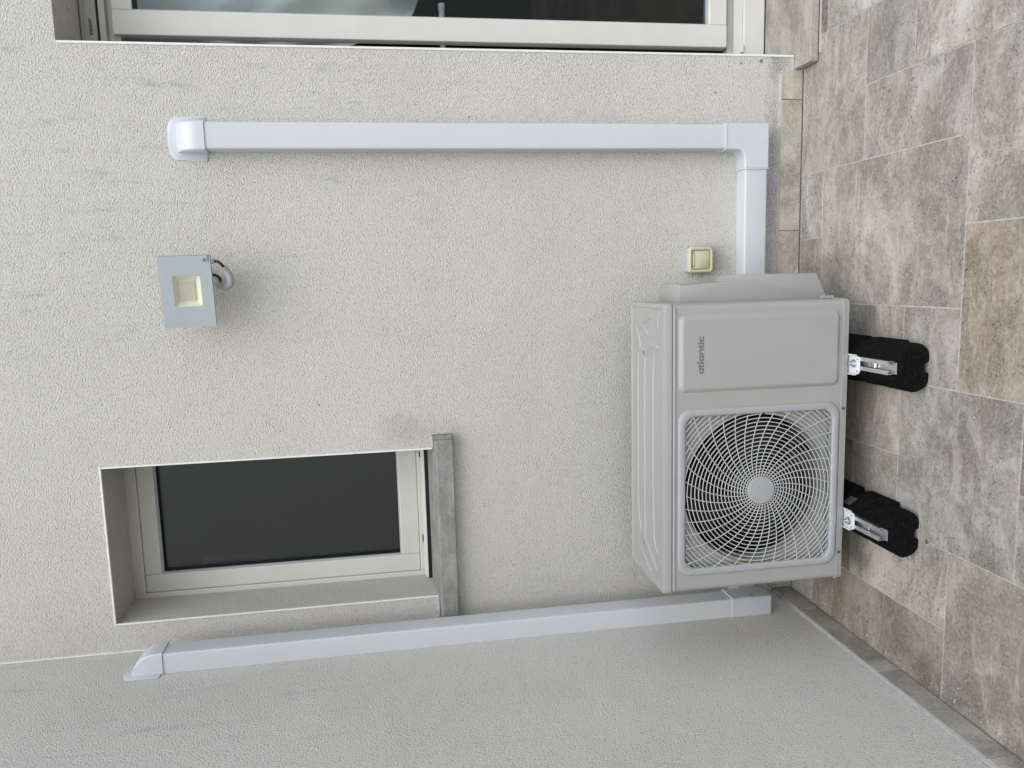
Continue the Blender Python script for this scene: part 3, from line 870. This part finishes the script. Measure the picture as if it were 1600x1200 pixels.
def smooth_path(pts, n=5):
    res = []
    for i in range(len(pts) - 1):
        p0, p1, p2, p3 = [Vector(pts[max(0, min(len(pts) - 1, i + k))]) for k in (-1, 0, 1, 2)]
        for k in range(n):
            t = k / n
            res.append(tuple(0.5 * ((2 * p1) + (p2 - p0) * t + (2 * p0 - 5 * p1 + 4 * p2 - p3) * t * t + (3 * p1 - p0 - 3 * p2 + p3) * t ** 3)))
    return res + [tuple(pts[-1])]
ribbon('lid_rib', smooth_path([(0.045, 0.060), (0.10, 0.150), (0.13, 0.165), (0.62, 0.165), (0.66, 0.150), (0.70, 0.085)]), 0.0085, 0.0044, lid)
ribbon('lid_rib', smooth_path([(0.10, 0.050), (0.17, 0.090), (0.62, 0.092), (0.69, 0.050)]), 0.0075, 0.0040, lid)
ribbon('lid_rib', smooth_path([(0.06, 0.245), (0.13, 0.205), (0.20, 0.225), (0.62, 0.226), (0.68, 0.205), (0.74, 0.245)]), 0.008, 0.0042, lid)
ribbon('lid_rib', smooth_path([(0.022, 0.11), (0.055, 0.18), (0.075, 0.225)]), 0.007, 0.0042, lid)
ribbon('lid_rib', smooth_path([(0.715, 0.13), (0.745, 0.175), (0.775, 0.10)]), 0.007, 0.0042, lid)
ribbon('lid_rib', smooth_path([(0.735, 0.055), (0.765, 0.06), (0.782, 0.045)]), 0.006, 0.0022, lid)
# base pan
bm = BM()
add_loft(bm, [[Vector(L(a, b, 0.0)) for a, b in grow(lid_out, 0.001)], [Vector(L(a, b, 0.0175)) for a, b in grow(lid_out, 0.003)], [Vector(L(a, b, 0.0185)) for a, b in grow(lid_out, 0.0024)], [Vector(L(a, b, 0.0185)) for a, b in grow(lid_out, -0.004)]], True, True)
base_pan = obj('base_pan', bm, 'ac_paint', ac, 30)
for x in (0.0805, 0.5):
    sc = add_cyl(BM(), L(x, -0.0055, 0.0105), 'y', 0.0042, 0.004, 14)
    obj('screw', sc, 'screw_steel', base_pan, 40)
# pressed (raised) service panel field on the right
def field(x0, x1, z0, z1, rad, h, bevw, name, mat, parent):
    cx, cz, w, hh = (x0 + x1) / 2, (z0 + z1) / 2, x1 - x0, z1 - z0
    bm = BM(); rings = []
    for d, y in ((0, 0.0006), (0.0015, -0.0008), (bevw * 0.5, -h * 0.6), (bevw * 0.85, -h * 0.95), (bevw, -h), (bevw + 0.004, -h)):
        rings.append([Vector((AX + a, AY + y, AZ + b)) for a, b in rrect(cx, cz, w - 2 * d, hh - 2 * d, max(rad - d, 0.003), 6)])
    add_loft(bm, rings, False, True)
    return obj(name, bm, mat, parent, 40)
field(0.565, 0.777, 0.0255, 0.496, 0.020, 0.0085, 0.0125, 'pressed_field', 'ac_paint', ac)
# grille bezel
bez = BM()
rings = []
for d, y in ((-0.0035, 0.0), (-0.0032, -0.0035), (-0.001, -0.0058), (0.003, -0.0068), (0.0125, -0.0068), (0.0158, -0.0052), (0.0172, -0.002), (0.0175, 0.012)):
    rings.append([Vector(L(a, y, b)) for a, b in rrect(0.284, 0.2590, 0.465 - 2 * d, 0.467 - 2 * d, 0.036 - d * 0.3, 8)])
add_loft(bez, rings)
grille = obj('fan_grille', bez, 'ac_plastic', ac, 50)
# joint shadow line round the bezel
OW, OH, ORD = 0.465 - 0.035, 0.467 - 0.035, 0.030
gcx, gcz = 0.284, 0.2590
def inside(x, z, m=0.002):
    ax_, az_ = abs(x - gcx), abs(z - gcz)
    w, h = OW / 2 + m, OH / 2 + m
    if ax_ > w or az_ > h: return False
    cx, cz = w - ORD, h - ORD
    if ax_ > cx and az_ > cz: return hypot(ax_ - cx, az_ - cz) <= ORD
    return True
hubx, hubz = 0.2810, 0.2535
def wires(name, samples, rad, closed, y):
    runs, cur_ = [], []
    for x, z in samples:
        if inside(x, z): cur_.append((x, z))
        else:
            if len(cur_) > 1: runs.append(cur_)
            cur_ = []
    if closed and len(cur_) == len(samples):
        bm = BM(); add_tube(bm, [L(x, y, z) for x, z in samples], rad, 6, closed=True)
        return obj(name, bm, 'ac_wire', grille, 80)
    if len(cur_) > 1: runs.append(cur_)
    if not runs: return None
    for rn in runs: obj(name, add_tube(BM(), [L(x, y, z) for x, z in rn], rad, 6), 'ac_wire', grille, 80)
rk, k = 0.0445, 0
radii = []
while rk < 0.315:
    radii.append(rk)
    rk += 0.0078 + min(k, 9) * 0.00036; k += 1
for rk in radii:
    n = max(40, int(rk * 700))
    n = n - n % 4
    wires('ring', circ(hubx, hubz, rk, n), 0.00150, True, -0.0015)
NS = 36
for s in range(NS):
    a0 = 2 * pi * s / NS
    pts = []
    for q in range(61):
        f = q / 60
        rr = 0.036 + f * 0.29
        a = a0 - radians(41) * (f ** 0.74)
        pts.append((hubx + rr * cos(a), hubz + rr * sin(a)))
    wires('spoke', pts, 0.0013, False, -0.0028)
bm = BM()
add_loft(bm, [[Vector(L(a, 0.003, b)) for a, b in circ(hubx, hubz, 0.0395, 48)], [Vector(L(a, -0.005, b)) for a, b in circ(hubx, hubz, 0.0395, 48)],
              [Vector(L(a, -0.0068, b)) for a, b in circ(hubx, hubz, 0.038, 48)], [Vector(L(a, -0.0072, b)) for a, b in circ(hubx, hubz, 0.035, 48)]], True, True)
obj('grille_hub', bm, 'ac_plastic', grille, 40)
for sx in (-1, 1):
    for sz in (-1, 1):
        obj('grille_screw', add_cyl(BM(), L(gcx + sx * (OW / 2 - 0.014), 0.0006, gcz + sz * (OH / 2 - 0.014)), 'y', 0.0045, 0.004, 12), 'zinc', grille, 40)
# fan orifice behind the grille
ocx, ocz, ocr = 0.2830, 0.2570, 0.2135
orif = plate('fan_orifice', [rrect(AX + gcx, AZ + gcz, 0.462, 0.462, 0.03, 6), circ(AX + ocx, AZ + ocz, ocr, 72)], 0.0014, 'ac_paint', ac, (0, AY + 0.021, 0))
bm = BM()
add_loft(bm, [[Vector(L(a, 0.021 + y, b)) for a, b in circ(ocx, ocz, ocr + d, 72)] for y, d in ((0.0, 0.001), (0.006, -0.002), (0.014, -0.003), (0.046, -0.003))])
obj('orifice_ring', bm, 'ac_paint', orif, 50)
fan = obj('fan', add_loft(BM(), [[Vector(L(a, y, b)) for a, b in circ(ocx, ocz, rr, 36)] for y, rr in ((0.045, 0.02), (0.046, 0.048), (0.052, 0.056), (0.12, 0.060))], True, True), 'fan_black', ac, 40)
for b in range(3):
    bm = BM(); rings = []
    for i in range(9):
        rr = 0.050 + (0.188 - 0.050) * i / 8
        half = radians(26 + 16 * i / 8)
        c0 = b * 2 * pi / 3 + radians(20) - radians(22) * i / 8
        rings.append([Vector(L(ocx + rr * cos(c0 + half * s), 0.052 + 0.030 * (1 + s) * (1 - 0.35 * i / 8), ocz + rr * sin(c0 + half * s))) for s in (-1, -0.6, -0.2, 0.2, 0.6, 1)])
    add_loft(bm, rings, closed=False)
    bmesh.ops.solidify(bm, geom=bm.faces[:], thickness=0.0025)
    obj('blade', bm, 'fan_black', fan, 50)
# motor bracket
for x in (0.20, 0.345): obj('motor_stay', lbox((x, 0.15, 0.02), (x + 0.015, 0.165, 0.50)), 'coil_dark', ac)
# valve cover on the right flank
vp = [(0.8035, -0.004), (0.812, -0.004), (0.878, 0.028), (0.880, 0.256), (0.876, 0.262), (0.859, 0.268), (0.857, 0.4455), (0.8035, 0.449)]
bm = prism([(AX + a, AZ + b) for a, b in vp], 'y', AY + 0.122, AY + 0.274, 0.0045, 2)
vcov = obj('valve_cover', bm, 'ac_paint', ac, 40)
obj('cover_clip', lbox((0.8065, 0.055, 0.012), (0.8145, 0.062, 0.050), 0.001, 1), 'ac_paint', ac)
# lettering on the service panel: a t l a n t i c drawn as plates
u = 0.102 / 895.0
lx, lz, ly = AX + 0.6165, AZ + 0.4265, AY - 0.0085
def RR(x0, x1, z0, z1, rl, rr_, n=6):
    """rectangle with left corner radius rl and right corner radius rr_"""
    pts = []
    for cx, cz, a0, rad in ((x1 - rr_, z1 - rr_, 0, rr_), (x0 + rl, z1 - rl, 90, rl), (x0 + rl, z0 + rl, 180, rl), (x1 - rr_, z0 + rr_, 270, rr_)):
        for k in range(n + 1):
            a = radians(a0 + 90 * k / n); pts.append((cx + rad * cos(a), cz + rad * sin(a)))
    return pts
def glyph(outs, dx):
    plate('letter', [[(lx + (a + dx) * u, lz + b * u) for a, b in o] for o in outs], 0.0005, 'logo_grey', ac, (0, ly - 0.0004, 0))
ga = [RR(0, 145, 0, 118, 56, 4), RR(41, 105, 36, 82, 21, 3)]
gt = [[(0, 34), (8, 12), (28, 0), (80, 0), (80, 34), (50, 34), (43, 41), (43, 82), (78, 82), (78, 116), (43, 116), (43, 138), (0, 138)]]
gl = [RR(0, 43, 0, 163, 2, 2)]
gn = [[(0, 0), (41, 0), (41, 82), (92, 82), (104, 70), (104, 0), (146, 0), (146, 82), (140, 100), (128, 112), (112, 118), (0, 118)]]
gi1, gi2 = [RR(0, 40, 0, 116, 2, 2)], [circ(20, 145, 21, 20)]
gc = [[(135, 0), (135, 36), (70, 36), (52, 42), (43, 59), (52, 76), (70, 82), (135, 82), (135, 118), (62, 118), (35, 112), (12, 94), (2, 72), (0, 59), (2, 46), (12, 24), (35, 6), (62, 0)]]
for g_, d_ in ((ga, 0), (gt, 160), (gl, 246), (ga, 300), (gn, 462), (gt, 622), (gi1, 709), (gi2, 709), (gc, 760)): glyph(g_, d_)

# ================================================================ RUBBER FEET
def foot(cx, yf, label, yaw_=0.0):
    root = thing('rubber_foot', label, 'support foot', (cx, yf + 0.29, 0), 'black rubber support feet')
    h = 0.100
    prof_ = [(-0.0125, 0.010), (-0.008, 0.014), (0.008, 0.014), (0.0125, 0.010), (0.0165, 0.0), (0.030, 0.0), (0.042, 0.0025), (0.052, 0.009), (0.0595, 0.019), (0.0635, 0.031), (0.0645, 0.042), (0.061, 0.052),
             (0.031, h), (0.0205, h), (0.0205, h - 0.016), (-0.0205, h - 0.016), (-0.0205, h), (-0.031, h), (-0.061, 0.052), (-0.0645, 0.042), (-0.0635, 0.031), (-0.0595, 0.019), (-0.052, 0.009), (-0.042, 0.0025), (-0.030, 0.0), (-0.0165, 0.0)]
    bm = BM()
    ys = [0.0, 0.004, 0.10, 0.125, 0.15, 0.19, 0.215, 0.24, 0.28, 0.305, 0.33, 0.37, 0.395, 0.42, 0.50, 0.576, 0.58]
    rings = []
    for i, y in enumerate(ys):
        s = 0.96 if i in (0, len(ys) - 1) else 1.0
        nar = 0.010 if i in (3, 6, 9, 12) else 0.0             # waisted hand-holds along the flanks
        q_ = [0.0 if abs(a) < 0.03 or (abs(a) < 0.04 and b < 0.05) else (nar * 0.45 if abs(a) < 0.04 else nar) for a, b in prof_]
        rings.append([Vector((cx + a * s - (q_[n_] if a > 0 else -q_[n_]), yf + y, b * (s if b > 0.05 else 1.0))) for n_, (a, b) in enumerate(prof_)])
    add_loft(bm, rings, True, True)
    obj('block', bm, 'rubber', root, 28)
    # flank ledges
    for sx in (-1, 1):
        for y0, y1 in ((0.075, 0.20), (0.235, 0.36), (0.395, 0.52)):
            a, b = sorted((cx + sx * 0.045, cx + sx * 0.0655))
            obj('ledge', box((a, yf + y0, 0.003), (b, yf + y1, 0.036), 0.004, 2), 'rubber', root, 40)
    # slotted aluminium rail (C channel with a tongue) in the top groove
    zt = 0.1055
    y0, y1 = yf + 0.018, yf + 0.56
    o1, i1, lp = 0.0178, 0.0160, 0.0075
    cpf = [(-o1, 0.0862), (o1, 0.0862), (o1, zt), (lp, zt), (lp, zt - 0.006), (lp + 0.0017, zt - 0.006), (lp + 0.0017, zt - 0.002), (i1, zt - 0.002), (i1, 0.0882),
           (-i1, 0.0882), (-i1, zt - 0.002), (-lp - 0.0017, zt - 0.002), (-lp - 0.0017, zt - 0.006), (-lp, zt - 0.006), (-lp, zt), (-o1, zt)]
    rail = obj('rail', prism([(cx + a, b) for a, b in cpf], 'y', y0, y1), 'aluminium', root)
    obj('rail_tongue', box((cx - 0.0150, y0 - 0.014, 0.0884), (cx + 0.0150, y0 + 0.2, 0.0900)), 'aluminium', rail)
    # clamp bolt
    by = AY - 0.023
    bolt = obj('bolt', add_cyl(BM(), (cx - 0.001, by, 0.096), 'z', 0.0042, 0.034, 14), 'zinc', root, 40)
    bm = add_cyl(BM(), (cx - 0.001, by, 0.1125), 'z', 0.0085, 0.007, 6); obj('nut', bm, 'zinc', bolt)
    bm = add_cyl(BM(), (cx - 0.001, by, 0.1102), 'z', 0.0115, 0.0020, 24); obj('washer', bm, 'zinc', bolt, 40)
    obj('rail_nut', box((cx - 0.0066, by - 0.075, 0.092), (cx + 0.0066, by - 0.045, 0.0985), 0.001, 1), 'zinc', bolt)
    return root
fr_ = foot(0.8695, -0.660, 'black rubber foot under the plain, lettered half of the air conditioner')
fl_ = foot(0.4195, -0.651, 'black rubber foot under the fan grille half of the air conditioner, nearer the corner')
# paper sticker on the flank of the foot by the fan
bm = BM()
q = [(0.034, 0.096), (0.0545, 0.062)]
vs = [bm.verts.new((0.4195 + a, -0.651 + y, b)) for (a, b), y in ((( 0.0365, 0.0945), 0.172), ((0.0365, 0.0945), 0.205), ((0.0525, 0.0675), 0.205), ((0.0525, 0.0675), 0.172))]
bm.faces.new(vs)
bmesh.ops.solidify(bm, geom=bm.faces[:], thickness=0.0004)
obj('sticker', bm, 'print_grey', fl_)
# the unit's own mounting feet: white pressed plates bolted to the rails
for cx in (0.864, 0.4205):
    mf = obj('mounting_foot', prism(rrect(cx, AY + 0.007, 0.049, 0.106, 0.009, 4), 'z', 0.1058, 0.1098, 0.0012, 2), 'white_bracket', ac, 40)
    for sx in (-1, 1):
        a, b = sorted((cx + sx * 0.0247, cx + sx * 0.0285))
        obj('upstand', box((a, AY - 0.030, 0.1056), (b, AY + 0.06, 0.1140), 0.001, 1), 'white_bracket', mf)
        obj('hole', add_cyl(BM(), (cx + sx * 0.0165, AY - 0.036, 0.1094), 'z', 0.0022, 0.0007, 10), 'seal_and_shade_black', mf)

# ================================================================ LIGHT SWITCH
sw = thing('light_switch', 'yellowed ivory square switch box on the wall beside the air conditioner', 'switch', (1.169, 0, 0.36))
cx, cz = 1.169, 0.362
def slab(name, w, h, r_, y0, y1, mat, parent, ox=0, oz=0, ch=0.003):
    bm = BM()
    add_loft(bm, [[Vector((a, y0, b)) for a, b in rrect(cx + ox, cz + oz, w, h, r_, 5)], [Vector((a, y1 + ch, b)) for a, b in rrect(cx + ox, cz + oz, w, h, r_, 5)],
                  [Vector((a, y1 + ch * 0.3, b)) for a, b in rrect(cx + ox, cz + oz, w - ch * 0.8, h - ch * 0.8, r_, 5)], [Vector((a, y1, b)) for a, b in rrect(cx + ox, cz + oz, w - ch * 2, h - ch * 2, max(r_ - ch, 0.001), 5)]], True, True)
    return obj(name, bm, mat, parent, 40)
slab('back_box', 0.083, 0.083, 0.010, -0.0006, -0.022, 'grey_plastic', sw)
bm = BM()
w = 0.083
rings = []
for d, y in ((0.0, -0.0225), (0.0, -0.037), (0.0015, -0.0405), (0.004, -0.042), (0.0075, -0.0415), (0.0105, -0.0385), (0.0112, -0.034)):
    rings.append([Vector((a, y, b)) for a, b in rrect(cx, cz, w - 2 * d, w - 2 * d, 0.011 - d * 0.45, 5)])
add_loft(bm, rings, True, True)
obj('surround', bm, 'ivory_plastic', sw, 40)
flap = slab('rocker', 0.0575, 0.0505, 0.004, -0.0345, -0.041, 'ivory_cover', sw, 0, -0.0042, 0.0015)
obj('hinge_bar', box((cx - 0.0185, -0.0415, cz + 0.0218), (cx + 0.0185, -0.0345, cz + 0.0285), 0.0018, 2), 'ivory_plastic', flap)
for sx in (-1, 1):
    obj('hinge_lug', add_prism(BM(), circ(cx + sx * 0.0245, cz + 0.0232, 0.0052, 16), 'y', -0.0405, -0.0345, 0.001, 1), 'grey_plastic', flap, 40)

# ================================================================ FLOODLIGHT
LW, LH = 0.2025, 0.1405
lamp = thing('floodlight', 'slim square LED floodlight with pale blue glass face on the upper wall', 'floodlight', (1.1122, -0.118, 1.9348), rot=(0, 0, 0))
LOC[lamp.name] = Vector((0, 0, 0))
lamp.rotation_mode = 'XYZ'
lamp.rotation_euler = (radians(3.0), 0, radians(-6.0))
# local space: x across, -y towards the viewer, z up
def lring(w, h, r_, y): return [Vector((a, y, b)) for a, b in rrect(0, 0, w, h, r_, 5)]
add = lambda name, rings, mat, parent=lamp, c0=True, c1=True, sm=40: obj(name, add_loft(BM(), rings, c0, c1), mat, parent, sm)
add('housing', [lring(LW - 0.05, LH - 0.04, 0.006, 0.030), lring(LW - 0.012, LH - 0.012, 0.006, 0.014), lring(LW + 0.001, LH + 0.001, 0.006, 0.010), lring(LW + 0.001, LH + 0.001, 0.006, 0.0015)], 'lamp_body', lamp, True, False)
RW, RH = 0.088, 0.074
rcx, rcz = 0.002, -0.001
face = plate('glass_face', [rrect(0, 0, LW, LH, 0.0055, 5), rrect(rcx, rcz, RW, RH, 0.008, 5)], 0.003, 'lamp_glass', lamp, (0, -0.002, 0))
def rr2(w, h, r_, y): return [Vector((a, y, b)) for a, b in rrect(rcx, rcz, w, h, r_, 5)]
add('reflector', [rr2(RW + 0.001, RH + 0.001, 0.008, -0.0012), rr2(RW - 0.004, RH - 0.004, 0.007, 0.0015), rr2(0.062, 0.048, 0.005, 0.0135)], 'lamp_reflector', lamp, False, True)
board = add('led_board', [rr2(0.056, 0.039, 0.003, 0.0132), rr2(0.056, 0.039, 0.003, 0.0118)], 'lamp_board', lamp)
led = bpy.data.meshes.new('led')
b_ = box((-0.0009, -0.0006, -0.0012), (0.0009, 0.0006, 0.0012)); b_.to_mesh(led); b_.free()
for i in range(5):
    for j in range(12):
        o = link('led', led, 'led_yellow', board)
        o.location = (rcx - 0.0245 + j * 0.00445, 0.0113, rcz - 0.0145 + i * 0.00725)
for k, (x, z, w, h) in enumerate(((0.088, -0.055, 0.010, 0.0085), (0.0925, -0.0645, 0.0175, 0.0045), (0.086, -0.0645, 0.0, 0.0))):
    if w: obj('printed_mark', box((x - w / 2, -0.0024, z - h / 2), (x + w / 2, -0.0021, z + h / 2)), 'print_grey', face)
obj('gland', add_cyl(BM(), (0.083, 0.012, -LH / 2 - 0.008), 'z', 0.0075, 0.012, 16), 'lamp_body', lamp, 40)
# U bracket to the wall
obj('bracket', prism([(-0.07, 0.101), (-0.07, 0.02), (-0.067, 0.02), (-0.067, 0.098), (0.067, 0.098), (0.067, 0.02), (0.07, 0.02), (0.07, 0.101)], 'z', -0.014, 0.014), 'lamp_body', lamp)
# cable: black lead then ribbed grey conduit looping back to the wall
lead = smooth_path([(0.083, 0.012, -LH / 2 - 0.010), (0.082, 0.008, -LH / 2 - 0.018), (0.074, 0.004, -LH / 2 - 0.028), (0.062, 0.006, -LH / 2 - 0.036)], 6)
obj('lead', add_tube(BM(), lead, 0.0042, 8), 'cable_black', lamp, 60)
cp = smooth_path([(0.066, 0.005, -LH / 2 - 0.033), (0.050, 0.010, -LH / 2 - 0.043), (0.030, 0.020, -LH / 2 - 0.047), (0.012, 0.034, -LH / 2 - 0.040), (0.004, 0.050, -LH / 2 - 0.026), (0.010, 0.072, -LH / 2 - 0.006), (0.022, 0.112, 0.015 - LH / 2)], 14)
rad = [0.0102 if (i % 4) < 2 else 0.0074 for i in range(len(cp))]
obj('conduit', add_tube(BM(), cp, rad, 12), 'conduit_grey', lamp)
obj('rear_lead', add_tube(BM(), smooth_path([(0.045, 0.03, -LH / 2 + 0.02), (0.042, 0.03, -LH / 2 - 0.004), (0.032, 0.045, -LH / 2 - 0.014), (0.02, 0.08, -LH / 2 - 0.01), (0.02, 0.112, -LH / 2)], 6), 0.004, 8), 'cable_black', lamp, 60)

# ================================================================ SMALL LITTER
wsh = thing('washer', 'tiny metal washer lying on the floor before the left foot', 'washer', (0.4085, -0.685, 0.0))
obj('ring', add_tube(BM(), [(0.4085 + 0.0042 * cos(2 * pi * k / 20), -0.685 + 0.0042 * sin(2 * pi * k / 20), 0.0020) for k in range(20)], 0.0013, 6, closed=True), 'screw_steel', wsh, 80)
random.seed(21)
bm = BM()
for k in range(230):
    if k < 150: x, y = 0.016 + abs(random.gauss(0, 0.03)), -random.uniform(0.1, 1.4)
    elif k < 200: x, y = random.uniform(1.1, 1.8), -0.014 - abs(random.gauss(0, 0.012))
    else: x, y = random.uniform(0.0, 1.8), -random.uniform(0.1, 1.2)
    r0 = random.uniform(0.0006, 0.0019)
    a = random.uniform(0, 6.28)
    ps = [bm.verts.new((x + r0 * random.uniform(0.6, 1.5) * cos(a + q), y + r0 * random.uniform(0.6, 1.5) * sin(a + q), 0.0007)) for q in (0, 1.6, 3.1, 4.7)]
    top = bm.verts.new((x, y, 0.0007 + r0 * 0.9))
    for q in range(4): bm.faces.new((ps[q], ps[(q + 1) % 4], top))
cr = obj('plaster_crumbs', bm, 'bead_white')
cr['kind'] = 'stuff'; cr['label'] = 'white plaster crumbs scattered on the tiles along the skirting'; cr['category'] = 'crumbs'

bpy.context.view_layer.update()
